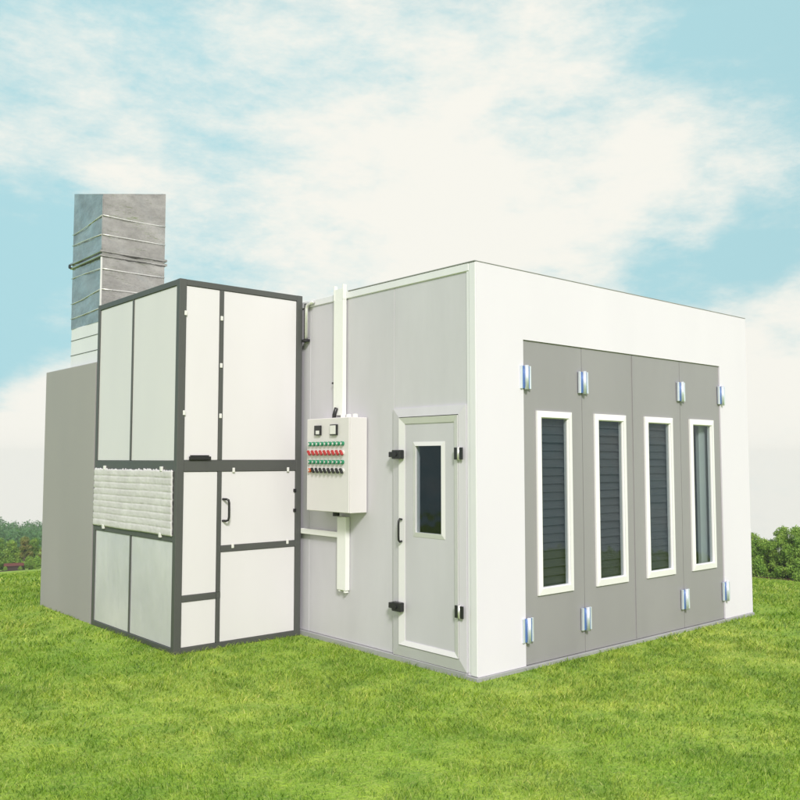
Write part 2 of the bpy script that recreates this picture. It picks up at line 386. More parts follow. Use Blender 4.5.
# front doors
edges = [.52, 1.265, 1.99, 2.765, 3.49]
wins = [(.675, 1.112), (1.42, 1.870), (2.16, 2.616), (2.913, 3.350)]
WZ0, WZ1 = .540, 1.975
DY = .012                                    # door face sits 12 mm behind the portal
for i in range(4):
    x0, x1 = edges[i] + .0025, edges[i + 1] - .0025; a, b = wins[i]
    bm = bmesh.new(); z0, z1 = .033, 2.5185
    P = lambda u, v, d: (u, DY + .045 - d, v)
    picture_frame(bm, P, (x0, x1, z0, z1), (a + .012, b - .012, WZ0 + .012, WZ1 - .012), .045, .045)
    bmesh.ops.remove_doubles(bm, verts=bm.verts, dist=.0001)
    leaf = obj('door_leaf', bm, M['doorgrey'], booth)
    bm = bmesh.new(); P2 = lambda u, v, d: (u, DY - d, v)
    picture_frame(bm, P2, (a, b, WZ0, WZ1), (a + .045, b - .045, WZ0 + .05, WZ1 - .05), .014, .020, -.0)
    picture_frame(bm, P2, (a + .0452, b - .0452, WZ0 + .0502, WZ1 - .0502), (a + .052, b - .052, WZ0 + .057, WZ1 - .057), .015, .004, -.03)
    obj('window_frame', bm, M['winframe'], leaf)
    obj('window_pane', bx(a + .05, b - .05, DY + .004, DY + .009, WZ0 + .055, WZ1 - .055, bev=0), M['glass'], leaf)
    if i < 3:
        bm = bmesh.new(); z = WZ0 - .03; k = 0
        while z < WZ1 + .03:
            s = random.uniform(-.004, .004)
            r = bmesh.ops.create_cube(bm, size=1); vs = r['verts']
            bmesh.ops.scale(bm, verts=vs, vec=(b - a + .02, .006, .074))
            bmesh.ops.rotate(bm, verts=vs, cent=(0, 0, 0), matrix=Matrix.Rotation(math.radians(-14 + random.uniform(-5, 5)), 3, 'X') @ Matrix.Rotation(math.radians(random.uniform(-.25, .25)), 3, 'Y'))
            bmesh.ops.translate(bm, verts=vs, vec=((a + b) / 2, DY + .050 + s, z)); z += .066
        obj('reflection_slats', bm, M['slat'], leaf)  # slats built to imitate the streaked reflections in the panes
    else:
        bm = bmesh.new(); box(bm, a + .31, a + .45, DY + .07, DY + .12, .35, 2.3, bev=.01)
        obj('lamp_cover', bm, M['tubecover'], booth)
        bm = bmesh.new(); cyl(bm, (a + .53, DY + .10, .3), (a + .53, DY + .10, 2.3), .03); obj('lamp_tube', bm, M['inner'], booth)
        obj('dark_backing', bx(a - .2, b + .08, DY + .22, DY + .26, .05, 2.5), M['slat'], booth)  # dark wall sheet behind the last window
bm = bmesh.new(); box(bm, 1.985, 1.995, .004, .0125, .05, 2.51, bev=.001); obj('door_seal', bm, M['doorgrey'], booth)
# folding-door hinges, half wrapped in blue film
def hinge(cx, cz):
    bm = bmesh.new()
    box(bm, cx - .052, cx - .014, -.012, .011, cz - .088, cz + .088, bev=.002); box(bm, cx + .014, cx + .052, -.012, .011, cz - .088, cz + .088, bev=.002)
    h = obj('hinge', bm, M['film'], booth)
    bm = bmesh.new(); cyl(bm, (cx, -.018, cz - .094), (cx, -.018, cz + .094), .0165, 16)
    obj('hinge_pin', bm, M['hinge'], h, True)
    bm = bmesh.new(); box(bm, cx - .060, cx - .040, -.0145, .004, cz - .09, cz + .09, bev=.002); box(bm, cx + .042, cx + .060, -.0145, .004, cz - .09, cz + .09, bev=.002)
    obj('hinge_edge', bm, M['hinge'], h)
    return h
h0 = hinge(.537, 2.228)
for cx in (.537, 1.265, 2.762, 3.505):
    for cz in (2.228, .297):
        if (cx, cz) != (.537, 2.228): copy_at(h0, (cx - .537, 0, cz - 2.228), booth)
# side door: mitred frame, leaf, pane, handle, latches, hinges
PS = lambda u, v, d: (-d, u, v)
bm = bmesh.new()
picture_frame(bm, PS, (.1, .925, .0465, 2.0), (.160, .835, .135, 1.930), .016, .034, -.05)
obj('door_frame', bm, M['wall'], booth)
sd = thing('tmp', 'x', 'x'); bpy.data.objects.remove(sd)
bm = bmesh.new()
picture_frame(bm, PS, (.163, .832, .138, 1.926), (.338, .654, 1.015, 1.71), .018, .018, -.03)
bmesh.ops.remove_doubles(bm, verts=bm.verts, dist=.0001)
sdoor = obj('side_door', bm, M['wall'], booth)
bm = bmesh.new(); picture_frame(bm, PS, (.165, .830, .14, 1.924), (.215, .775, .175, 1.875), .040, .024, .0185); obj('door_edge', bm, M['leafwhite'], sdoor)
bm = bmesh.new(); picture_frame(bm, PS, (.318, .680, .990, 1.730), (.350, .642, 1.026, 1.698), .020, .030, -.01); obj('window_frame', bm, M['leafwhite'], sdoor)
obj('window_pane', bx(-.016, -.011, .342, .650, 1.019, 1.706, bev=0), M['glass'], sdoor)
bm = bmesh.new(); hy = .795
tube(bm, [(-.038, hy, 1.118), (-.058, hy, 1.122), (-.070, hy, 1.108), (-.072, hy, 1.08), (-.072, hy, .985), (-.070, hy, .957), (-.058, hy, .943), (-.038, hy, .947)], .009)
obj('handle', bm, M['black'], sdoor, True)
def latch(z):
    bm = bmesh.new(); box(bm, -.082, -.036, .765, .872, z - .036, z + .036, bev=.006); box(bm, -.062, -.008, .872, .932, z - .022, z + .022, bev=.004)
    cyl(bm, (-.09, .82, z), (-.08, .82, z), .016)
    return obj('latch', bm, M['black'], sdoor)
l0 = latch(1.632); c = l0.copy(); COL.objects.link(c); c.location.z += .435 - 1.632
def shinge(z):
    bm = bmesh.new(); box(bm, -.052, -.040, .104, .134, z - .045, z + .045, bev=.002); box(bm, -.052, -.040, .160, .190, z - .045, z + .045, bev=.002)
    h = obj('hinge', bm, M['black'], sdoor)
    bm = bmesh.new(); cyl(bm, (-.052, .165, z - .048), (-.052, .165, z + .048), .011); obj('hinge_pin', bm, M['clip'], h, True) if False else bm.free()
    return h
s0 = shinge(1.637); c = s0.copy(); COL.objects.link(c); c.location.z += .48 - 1.637
bm = bmesh.new(); cyl(bm, (-.046, .147, 1.589), (-.046, .147, 1.685), .011); p0 = obj('hinge_pin', bm, M['seam'], sdoor, True)
c = p0.copy(); COL.objects.link(c); c.location.z += .48 - 1.637
# small wall hook
bm = bmesh.new(); cyl(bm, (.003, 1.74, 2.265), (-.03, 1.74, 2.265), .009); obj('wall_bolt', bm, M['black'], booth)

# ------------------------------------------------------------------ cable trunking and control cabinet
tr = thing('cable_trunking', 'upright white cable trunking rising from the control cabinet past the roof edge', 'cable trunking', (-.02, 1.63, 1.97))
bm = bmesh.new(); box(bm, -.048, -.0085, 1.562, 1.700, 1.975, 2.99, bev=.003); obj('cover', bm, M['trunk'], tr)
bm = bmesh.new(); box(bm, -.050, -.046, 1.562, 1.574, 2.9905, 3.125, bev=.001); box(bm, -.05, -.046, 1.688, 1.70, 2.9905, 3.125, bev=.001)
box(bm, -.0455, -.010, 1.562, 1.566, 2.9905, 3.125, bev=.001); box(bm, -.0455, -.010, 1.696, 1.70, 2.9905, 3.125, bev=.001); box(bm, -.0455, -.009, 1.5665, 1.6955, 2.9905, 3.09, bev=.001)
obj('open_channel', bm, M['trunk'], tr)
bm = bmesh.new(); tube(bm, [(-.06, 1.67, 1.945), (-.062, 1.665, 1.98), (-.058, 1.64, 2.04)], .018); obj('cable_end', bm, M['black'], tr, True)
tr2 = thing('cable_trunking', 'lower white cable trunking below the control cabinet with a side branch to the left', 'cable trunking', (-.02, 1.58, .47))
bm = bmesh.new(); box(bm, -.045, -.0, 1.515, 1.640, .476, 1.10, bev=.003); obj('cover', bm, M['trunk'], tr2)
bm = bmesh.new(); box(bm, -.040, -.0, 1.6405, 2.20, .917, .965, bev=.003); obj('branch', bm, M['trunk'], tr2)
bm = bmesh.new(); box(bm, -.040, -.004, 1.525, 1.55, .455, .4755, bev=.002); obj('end_tab', bm, M['trunk'], tr2)
bm = bmesh.new(); box(bm, -.04, -.004, 1.60, 1.625, .462, .4755, bev=.002); obj('end_tab', bm, M['trunk'], tr2)
bm = bmesh.new(); cyl(bm, (-.07, 1.62, 1.105), (-.07, 1.62, 1.145), .03); obj('cable_gland', bm, M['black'], tr2)

cc = thing('control_cabinet', 'off white wall mounted control cabinet with rows of green and red buttons', 'control cabinet', (-.1, 1.58, 1.145))
D = -.193
obj('body', bx(D + .012, -.0035, 1.277, 1.886, 1.147, 1.946, bev=.004), M['panel'], cc)
obj('cabinet_door', bx(D - .002, D + .0105, 1.279, 1.884, 1.149, 1.944, bev=.004), M['panel'], cc)
def meter(y, z, w, h, dark):
    bm = bmesh.new(); box(bm, D - .022, D - .001, y - w / 2, y + w / 2, z - h / 2, z + h / 2, bev=.003)
    o = obj('meter', bm, M['black'], cc)
    bm = bmesh.new(); box(bm, D - .026, D - .021, y - w / 2 + (.010 if dark else .009), y + w / 2 - .03 * dark - .009 * (1 - dark), z - h / 2 + .009, z + h / 2 - (.045 if dark else .009), bev=.001); obj('dial', bm, M['clip'], o)
meter(1.709, 1.842, .088, .085, 1); meter(1.478, 1.842, .095, .092, 0)
ys = [1.828 - i * .0585 for i in range(9)]
def lamp(y, z, mat):
    bm = bmesh.new(); cyl(bm, (D - .001, y, z), (D - .022, y, z), .0185, 16); o = obj('indicator_light', bm, mat, cc)
    bm = bmesh.new(); cyl(bm, (D - .0225, y, z), (D - .027, y, z), .010, 12); obj('lens_cap', bm, M['seam'], o); return o
def switch(y, z, mat):
    bm = bmesh.new(); cyl(bm, (D - .001, y, z), (D - .012, y, z), .020, 16); o = obj('rotary_switch', bm, M['clip'], cc)
    bm = bmesh.new(); r = bmesh.ops.create_cube(bm, size=1); vs = r['verts']; bmesh.ops.scale(bm, verts=vs, vec=(.02, .014, .048))
    bmesh.ops.rotate(bm, verts=vs, cent=(0, 0, 0), matrix=Matrix.Rotation(math.radians(-38), 3, 'X')); bmesh.ops.translate(bm, verts=vs, vec=(D - .022, y, z))
    obj('lever', bm, mat, o); return o
def row(first, z):
    for y in ys[1:]: copy_at(first, (0, y - ys[0], 0), cc)
g0 = lamp(ys[0], 1.725, M['green']); row(g0, 0)
g1 = lamp(ys[0], 1.570, M['green']); row(g1, 0)
r0 = switch(ys[0], 1.648, M['red']); row(r0, 0)
o0 = lamp(ys[0], 1.497, M['orange'])
k0 = switch(ys[1], 1.497, M['black'])
for y in ys[2:]: copy_at(k0, (0, y - ys[1], 0), cc)
for i, y in enumerate((1.33, 1.42, 1.50)):
    bm = bmesh.new(); cyl(bm, (-.09, y, 1.9465), (-.09, y, 1.975), .022); obj('cable_gland', bm, M['trunk'], cc)
# galvanised drop pipe beside the big cabinet
dp = thing('bracket_pipe', 'short galvanised pipe bracket hanging at the booth roof edge beside the panelled cabinet', 'pipe', (-.03, 2.17, 2.69))
bm = bmesh.new(); tube(bm, [(-.03, 2.145, 2.70), (-.03, 2.145, 2.98), (-.029, 2.138, 3.01), (-.027, 2.11, 3.028), (-.027, 2.04, 3.032)], .016); obj('pipe', bm, M['seam'], dp, True)
bm = bmesh.new(); box(bm, -.02, -.004, 2.165, 2.20, 2.71, 3.04, bev=.001); obj('backing_strip', bm, M['zinc'], dp)
bm = bmesh.new(); box(bm, -.05, -.006, 2.12, 2.20, 2.675, 2.70, bev=.003); obj('clamp', bm, M['black'], dp)

# ------------------------------------------------------------------ panelled filter cabinet
X0, X1, Y0, Y1, CH = -1.272, -.032, 2.207, 3.955, 3.11
fc = thing('filter_cabinet', 'tall white panelled cabinet with dark metal frame standing left of the booth', 'cabinet', ((X0 + X1) / 2, (Y0 + Y1) / 2, 0))
bm = bmesh.new(); b = .003; P_ = .05
# posts
box(bm, X0, X0 + .065, Y0, Y0 + .058, 0, CH, bev=b); box(bm, X1 - .06, X1, Y0, Y0 + .05, 0, CH, bev=b)
box(bm, X0, X0 + .05, Y1 - .05, Y1, 0, CH, bev=b); box(bm, X1 - .05, X1, Y1 - .05, Y1, 0, CH, bev=b)
# right-hand (front) face bars
fx0, fx1 = X0 + .0652, X1 - .0602
def hb(z0, z1, a=fx0, c=fx1): box(bm, a, c, Y0 + .001, Y0 + .045, z0, z1, bev=b)
hb(0, .047); hb(1.490, 1.585); hb(CH - .052, CH - .001)
for z0, z1 in ((.0472, .4175), (.4695, 1.4898)): box(bm, -.889, -.851, Y0 + .0015, Y0 + .045, z0, z1, bev=b)
box(bm, -.889, -.851, Y0 + .0015, Y0 + .045, .4177, .4693, bev=0)
box(bm, -.889, -.851, Y0 + .0015, Y0 + .045, 1.5852, CH - .0522, bev=b)
hb(.418, .469, fx0, -.8892); hb(.804, .856, -.8508, fx1)
# left face bars
ly0, ly1 = Y0 + .0582, Y1 - .0502
def lb(z0, z1, a=ly0, c=ly1): box(bm, X0 + .001, X0 + .045, a, c, z0, z1, bev=b)
lb(0, .047); lb(.910, .967); lb(1.490, 1.580); lb(CH - .052, CH - .001)
box(bm, X0 + .0015, X0 + .045, 3.085, 3.112, .0472, .9098, bev=b); box(bm, X0 + .0015, X0 + .045, 3.125, 3.152, 1.5802, CH - .0522, bev=b)
box(bm, X0 + .0502, X1 - .0502, Y1 - .045, Y1 - .001, CH - .052, CH - .001); box(bm, X1 - .045, X1 - .001, Y0 + .0502, Y1 - .0502, CH - .052, CH - .001)
obj('frame', bm, M['framebar'], fc)
def fpanel(x0, x1, z0, z1, name='panel', mat=None):
    return obj(name, bx(x0 + .002, x1 - .002, Y0 + .010, Y0 + .028, z0 + .002, z1 - .002, bev=.002), mat or M['cabwhite'], fc)
def lpanel(y0, y1, z0, z1, name='panel', mat=None):
    return obj(name, bx(X0 + .010, X0 + .028, y0 + .002, y1 - .002, z0 + .002, z1 - .002, bev=.002), mat or M['cabwhite'], fc)
ZT = CH - .052
slim = fpanel(fx0, -.889, 1.585, ZT, 'hatch'); fpanel(-.851, fx1, 1.585, ZT)
fpanel(fx0, -.889, .469, 1.49); fpanel(fx0, -.889, .047, .418)
acc = fpanel(-.851, fx1, .856, 1.49, 'access_door'); fpanel(-.851, fx1, .047, .804)
lpanel(ly0, 3.125, 1.58, ZT); lpanel(3.152, ly1, 1.58, ZT)
lpanel(ly0, 3.085, .047, .91, mat=M['silver']); lpanel(3.112, ly1, .047, .91, mat=M['silver'])
obj('back_panel', bx(X0 + .05, X1 - .05, Y1 - .03, Y1 - .012, .03, ZT), M['cabwhite'], fc)
obj('back_panel', bx(X1 - .03, X1 - .012, Y0 + .05, Y1 - .05, .03, ZT), M['cabwhite'], fc)
obj('top_panel', bx(X0 + .05, X1 - .05, Y0 + .05, Y1 - .05, CH - .03, CH - .012), M['cabwhite'], fc)
# handles, latch, hinges
bm = bmesh.new(); hx = -.812
tube(bm, [(hx - .022, Y0 + .012, 1.252), (hx - .010, Y0 - .03, 1.252), (hx + .004, Y0 - .04, 1.245), (hx + .010, Y0 - .042, 1.22), (hx + .010, Y0 - .042, 1.10), (hx + .004, Y0 - .04, 1.075), (hx - .010, Y0 - .03, 1.068), (hx - .022, Y0 + .012, 1.068)], .010)
obj('handle', bm, M['black'], acc, True)
for z in (1.13, 1.31):
    bm = bmesh.new(); box(bm, fx1 - .022, fx1 + .004, Y0 - .006, Y0 + .0095, z - .014, z + .014, bev=.002); obj('hinge', bm, M['black'], acc)
bm = bmesh.new(); box(bm, -1.165, -.965, Y0 - .018, Y0 + .0005, 1.588, 1.618, bev=.003); box(bm, -1.15, -.98, Y0 - .01, Y0 + .0098, 1.6182, 1.628, bev=.002); obj('handle', bm, M['black'], slim)
def clip(face, u, z, w=.012):
    bm = bmesh.new()
    if face == 'f': box(bm, u - w, u + w, Y0 - .008, Y0 + .0006, z - .020, z + .020, bev=.003)
    else: box(bm, X0 - .020, X0 + .0006, u - w * 1.4, u + w * 1.4, z - .020, z + .020, bev=.003)
    return obj('clip', bm, M['clip'], fc)
for u, z in ((-1.215, 2.82), (-.875, 2.81), (-1.215, 1.98), (-.875, 1.965), (-1.215, 2.40) if False else (-.875, 2.40)): clip('f', u, z)
for u in (-.74, -.18): clip('f', u, 1.50); clip('f', u, .85)
for u in (3.68, 2.47): clip('l', u, 1.512); clip('l', u, .955)
# pleated intake filter cloth, ragged along its top
gy, gz = 90, 63; V = []; F = []
for j in range(gz + 1):
    for i in range(gy + 1):
        y = ly0 - .004 + (ly1 - ly0 + .035) * i / gy; t = j / gz; z = .962 + (1.497 - .962) * t
        k = min(i, gy - i) / gy; pl = abs(math.sin(t * math.pi * 9.0)) ** .22
        x = X0 + .001 - .0042 * pl + RNG.normal(0, .0009) - .003 * math.sin(y * 9) * t
        if j == gz: z += RNG.normal(0, .007)
        if i == gy: y += RNG.normal(0, .008)
        V.append((x, y, z + .0015 * math.sin(y * 7 + 1)))
r = fc.location; V = [(x - r[0], y - r[1], z) for x, y, z in V]
for j in range(gz):
    for i in range(gy):
        a = j * (gy + 1) + i; F += [a, a + 1, a + gy + 2, a + gy + 1]
fo = mesh_arrays('intake_filter', V, F, [4] * (gy * gz), M['filter'], fc, True)
sm = fo.modifiers.new('thickness', 'SOLIDIFY'); sm.thickness = .012

# ------------------------------------------------------------------ fan housing behind it and exhaust duct
fh = thing('fan_housing', 'plain grey beige sheet metal housing behind the panelled cabinet, lower than it', 'housing', (-.65, 4.68, 0))
bm = bmesh.new(); box(bm, X0 + .002, X1 - .05, Y1 + .012, 5.41, -.05, 2.555, bev=.008, seg=2); obj('body', bm, M['box'], fh)
bm = bmesh.new(); box(bm, X0 - .004, X0 + .0015, Y1 + .012, Y1 + .06, .0, 2.55, bev=.001); obj('edge_strip', bm, M['box'], fh)
dl = thing('exhaust_duct', 'tall square galvanised exhaust duct rising behind the panelled cabinet', 'duct', (-.85, 4.5, 2.556))
dx0, dx1, dy0, dy1 = -1.192, -.512, 4.10, 4.905
def top(x, y): return 4.288 + (y - dy0) * .237 + (x - dx0) * .205
bm = bmesh.new()
# crumpled sheet-metal walls, subdivided so that they buckle
nz, nu = 44, 12
loop = []
for i in range(nu): loop.append((dx0 + (dx1 - dx0) * i / nu, dy0))
for i in range(nu): loop.append((dx1, dy0 + (dy1 - dy0) * i / nu))
for i in range(nu): loop.append((dx1 - (dx1 - dx0) * i / nu, dy1))
for i in range(nu): loop.append((dx0, dy1 - (dy1 - dy0) * i / nu))
rings = []
ZB = 2.985
for j in range(nz + 1):
    ring = []
    for i, (x, y) in enumerate(loop):
        z = ZB + (top(x, y) - ZB) * j / nz; u = (i % nu) / nu; e = math.sin(math.pi * u) ** .5 if u else 0
        a = .007 * e * math.sin(z * 7.3 + i * .35) + .004 * e * math.sin(z * 17 + i * .9)
        fn = i // nu; n = ((0, -1), (1, 0), (0, 1), (-1, 0))[fn]
        ring.append(bm.verts.new((x + n[0] * a, y + n[1] * a, z)))
    rings.append(ring)
m4 = len(loop)
for a_, b_ in zip(rings, rings[1:]):
    for k in range(m4): bm.faces.new((a_[k], a_[(k + 1) % m4], b_[(k + 1) % m4], b_[k]))
ds = obj('duct_shell', bm, M['zinc'], dl, True)
ds.modifiers.new('t', 'SOLIDIFY').thickness = .004
es = ds.modifiers.new('e', 'EDGE_SPLIT'); es.split_angle = math.radians(40)
bm = bmesh.new(); box(bm, dx0 + .004, dx1 - .006, dy0 + .004, dy1 - .004, 2.5555, ZB + .004, bev=.004); obj('base_sleeve', bm, M['trim'], dl)
for z in (2.70, 2.86):
    bm = bmesh.new(); box(bm, dx0 - .0, dx1, dy0, dy1, z - .003, z + .003, bev=.001); obj('sleeve_seam', bm, M['framebar'], dl)
def seam(zf, zl, t=.006, mat=None, sag=0):
    bm = bmesh.new()
    pts = [(dx1, dy0 - .010, zf + .02 * 0), (dx0, dy0 - .010, zf)]
    pts = [(dx0 + (dx1 - dx0) * k / 6, dy0 - .010 - .002 * math.sin(k), zf + sag * math.sin(math.pi * k / 6)) for k in range(7)]
    tube(bm, pts, t, 6)
    pts = [(dx0 - .009 - .002 * math.sin(k), dy0 + (dy1 - dy0) * k / 6, zf + (zl - zf) * math.sin(math.pi * k / 12)) for k in range(7)]
    tube(bm, pts, t * .7, 6)
    return obj('seam_strip', bm, mat or M['seam'], dl, True)
for zf, zl in ((4.07, 4.02), (3.87, 3.90), (3.52, 3.54), (3.31, 3.26)): seam(zf, zl, sag=random.uniform(-.01, .01))
seam(3.115, 3.10)
bm = bmesh.new(); z = 3.70
for dz in (0, -.045):
    box(bm, dx0 - .022, dx1 + .022, dy0 - .022, dy0 - .006, z + dz - .012, z + dz + .012, bev=.004); box(bm, dx0 - .022, dx0 - .006, dy0 - .0055, dy1 + .02, z + dz - .012, z + dz + .012, bev=.004)
    box(bm, dx1 + .006, dx1 + .022, dy0 - .0055, dy1 + .02, z + dz - .012, z + dz + .012, bev=.004); box(bm, dx0 - .0055, dx1 + .0055, dy1 + .004, dy1 + .02, z + dz - .012, z + dz + .012, bev=.004)
obj('flange', bm, M['zinc'], dl)
bm = bmesh.new(); cyl(bm, (dx0 - .035, dy1 + .01, 3.675), (dx0 - .0225, dy1 + .01, 3.675), .024, 8); obj('flange_bolt', bm, M['black'], dl)
bm = bmesh.new(); box(bm, dx0 - .014, dx0 + .004, dy0 - .014, dy0 + .004, 2.99, 3.64, bev=.003); obj('corner_bead', bm, M['seam'], dl)
bm = bmesh.new(); box(bm, dx0 - .008, dx0 + .002, dy0 - .008, dy0 + .002, 3.72, 4.27, bev=.003); obj('corner_bead', bm, M['zinc'], dl)

# ------------------------------------------------------------------ grass blades
def grass():
    rings = [(2.4, 5.2, 7200, .024, .0036), (5.2, 8.0, 4600, .026, .0050), (8.0, 12.5, 1900, .030, .0080), (12.5, 22, 420, .04, .014)]
    VS = []; base = 0
    for r0, r1, dens, h, w in rings:
        half = math.radians(36); n = int(half * (r1 * r1 - r0 * r0) * dens)
        r = np.sqrt(RNG.uniform(r0 * r0, r1 * r1, n)); a = FA + RNG.uniform(-half, half, n)
        x = CAM[0] + r * np.cos(a); y = CAM[1] + r * np.sin(a)
        # clumpy: lattice of value noise
        def vn(x, y, s, seed):
            g = np.random.default_rng(seed).random((64, 64)); u = x * s; v = y * s; i = np.floor(u).astype(int); j = np.floor(v).astype(int); fu = u - i; fv = v - j
            fu = fu * fu * (3 - 2 * fu); fv = fv * fv * (3 - 2 * fv)
            G = lambda p, q: g[p % 64, q % 64]
            return (G(i, j) * (1 - fu) + G(i + 1, j) * fu) * (1 - fv) + (G(i, j + 1) * (1 - fu) + G(i + 1, j + 1) * fu) * fv
        cl = .55 * vn(x, y, 9, 1) + .45 * vn(x, y, 3.1, 2)
        inside = ((x > -.03) & (x < BX + .02) & (y > -.02) & (y < BY)) | ((x > X0) & (x < X1 + .04) & (y > Y0) & (y < Y1 + .05)) | ((x > X0) & (x < X1) & (y > Y1) & (y < 5.42))
        keep = (RNG.random(n) < .35 + 1.0 * cl) & ~inside
        # the sheds' roofs hide what lies far behind them
        x, y, cl = x[keep], y[keep], cl[keep]; n = len(x); z = height(x, y)
        hh = h * RNG.uniform(.45, 1.25, n) * (.35 + 1.35 * cl); ww = w * RNG.uniform(.6, 1.3, n)
        # keep blades short against walls
        th = RNG.uniform(0, 2 * np.pi, n); ux, uy = np.cos(th), np.sin(th)
        ld = RNG.uniform(0, 2 * np.pi, n) * .8 + 4.4 * vn(x, y, 2.7, 5); ll = hh * RNG.uniform(.3, 1.9, n); lx, ly = np.cos(ld) * ll, np.sin(ld) * ll
        P0 = np.stack([x - ux * ww / 2, y - uy * ww / 2, z - .004], 1); P1 = np.stack([x + ux * ww / 2, y + uy * ww / 2, z - .004], 1)
        P2 = np.stack([x + ux * ww * .4 + lx * .35, y + uy * ww * .4 + ly * .35, z + hh * .6], 1); P3 = np.stack([x - ux * ww * .4 + lx * .35, y - uy * ww * .4 + ly * .35, z + hh * .6], 1)
        P4 = np.stack([x + lx, y + ly, z + hh], 1)
        VS.append(np.stack([P0, P1, P2, P3, P4], 1).reshape(-1, 3))
    V = np.concatenate(VS); nb = len(V) // 5; o = np.arange(nb)[:, None] * 5
    F = np.concatenate([o + 0, o + 1, o + 2, o + 3, o + 3, o + 2, o + 4], 1).ravel()
    lt = np.tile([4, 3], nb)
    g = mesh_arrays('grass', V, F, lt, M['blade'])
    tag(g, 'short bright green lawn grass growing around the booth', 'grass', None, 'stuff')
grass()

# ------------------------------------------------------------------ trees and shrubs
def leaf_cloud(lobes, n, size, rng, flat=.0):
    """lobes: (cx,cy,cz,rx,ry,rz); leaves sit mostly near the lobes' skins"""
    w = np.array([l[3] * l[4] + l[5] * l[3] for l in lobes]); w = w / w.sum(); k = rng.choice(len(lobes), n, p=w); Lb = np.array(lobes)[k]
    d = rng.normal(size=(n, 3)); d /= np.linalg.norm(d, axis=1)[:, None]
    rr = rng.random(n) ** .33 * rng.uniform(.72, 1.08, n)
    c = Lb[:, :3] + d * Lb[:, 3:] * rr[:, None]
    t = rng.normal(size=(n, 3)); t /= np.linalg.norm(t, axis=1)[:, None]
    nn = d + .8 * rng.normal(size=(n, 3)); b = np.cross(t, nn); b /= np.linalg.norm(b, axis=1)[:, None] + 1e-9; t = np.cross(b, nn); t /= np.linalg.norm(t, axis=1)[:, None] + 1e-9
    s = size * rng.uniform(.6, 1.4, n)[:, None]
    V = np.stack([c - t * s, c + b * s * .5, c + t * s, c - b * s * .5], 1).reshape(-1, 3)
    return V
def quads(name, V, mat, parent=None):
    return mesh_arrays(name, V, np.arange(len(V)), [4] * (len(V) // 4), mat, parent)
def at(bear, r):
    a = FA - math.radians(bear); x = CAM[0] + r * math.cos(a); y = CAM[1] + r * math.sin(a); return x, y, float(height(x, y))
def bear_of(px): return math.degrees(math.atan((px - 400) / 862))
def tree_proto(h, wid, seed, mat, trunk_h=.25, n=4200):
    rng = np.random.default_rng(seed); lobes = []
    for i in range(14):
        t = rng.random(); z = h * (trunk_h + (1 - trunk_h) * (.12 + .8 * t)); rad = wid / 2 * math.sin(math.pi * min(1, .25 + t * .8)) * .8
        a = rng.random() * 2 * math.pi; q = rad * rng.uniform(.25, .9); s = wid * rng.uniform(.16, .27)
        lobes.append((q * math.cos(a), q * math.sin(a), z, s, s, s * rng.uniform(.7, 1)))
    zt = max(l[2] + l[5] for l in lobes); lobes = [(a, b, c * h / zt, d, e, f) for a, b, c, d, e, f in lobes]
    return (h, lobes, leaf_cloud(lobes, n, .11, rng), mat, seed)
def plant_tree(p, name, label, cat, loc, group, rz=0, sc=1):
    t = thing(name, label, cat, loc, group); t.rotation_euler.z = rz; t.scale = (sc,) * 3
    h, lobes, V, mat, seed = p
    if seed not in CACHE:
        cr = quads('crown', V, mat, t)
        bm = bmesh.new(); tube(bm, [(0, 0, -.4), (.03, .02, h * .3), (-.02, .05, h * .6), (0, 0, h * .85)], [.16, .12, .07, .02], 8)
        for l in lobes[:8]:
            tube(bm, [(0, 0, max(.3, l[2] * .55)), (l[0] * .5, l[1] * .5, l[2] * .8), (l[0], l[1], l[2])], [.06, .04, .015], 6)
        tk = obj('trunk', bm, M['bark'], None, True); tk.parent = t
        CACHE[seed] = (cr, tk)
    else:
        for o in CACHE[seed]:
            c = o.copy(); COL.objects.link(c); c.parent = t
    return t
CACHE = {}
TP = [tree_proto(5.6, 3.6, 11, M['leaf']), tree_proto(4.6, 3.0, 12, M['leaf2'], .15), tree_proto(5.0, 2.6, 13, M['leaf3'], .2), tree_proto(3.0, 2.8, 14, M['leaf2'], .05)]
RL = 128.0
G1 = 'trees of the far left treeline'
vis = [  # px, extra distance, proto, scale, label
 (2, 5, 0, .90, 'dark green tree at the left picture edge of the far treeline'),
 (15, 6, 1, 1.02, 'light green tree rising right behind the red shed roof'),
 (28, 5, 2, 1.0, 'slim rust tinged tree right of the red shed roof'),
 (38, 7, 0, .86, 'full green tree closest to the grey housing in the far treeline')]
for px, dr, k, sc, lb in vis:
    plant_tree(TP[k], 'broadleaf_tree', lb, 'tree', at(bear_of(px), RL + dr), G1, random.random() * 6, sc)
vis = [(9, 5, 3, 1.15, 'rounded green shrub right behind the left half of the red shed roof'),
       (22, 6, 3, 1.1, 'rounded green shrub right behind the right half of the red shed roof'),
       (-2, 3, 3, 1.0, 'shrub at the far left lawn edge by the picture border, left of the red shed'),
       (33, 2, 3, .75, 'round shrub at the lawn edge right of the red shed'),
       (41, 1, 3, .70, 'low shrub at the lawn edge touching the grey housing outline')]
for px, dr, k, sc, lb in vis:
    plant_tree(TP[k], 'shrub', lb, 'shrub', at(bear_of(px), RL + dr), 'shrubs along the far left lawn edge', random.random() * 6, sc)
for i in range(34):          # the line goes on to both sides of what the picture shows
    b = -36 + i * .82
    if -26.3 < b < -22.2: continue
    k = random.choice([0, 1, 2, 0]); x = at(b + random.uniform(-.2, .2), RL + random.uniform(2, 9))
    plant_tree(TP[k], 'broadleaf_tree', 'green tree of the line that continues along the far lawn edge', 'tree', x, G1, random.random() * 6, random.uniform(.8, 1.05))
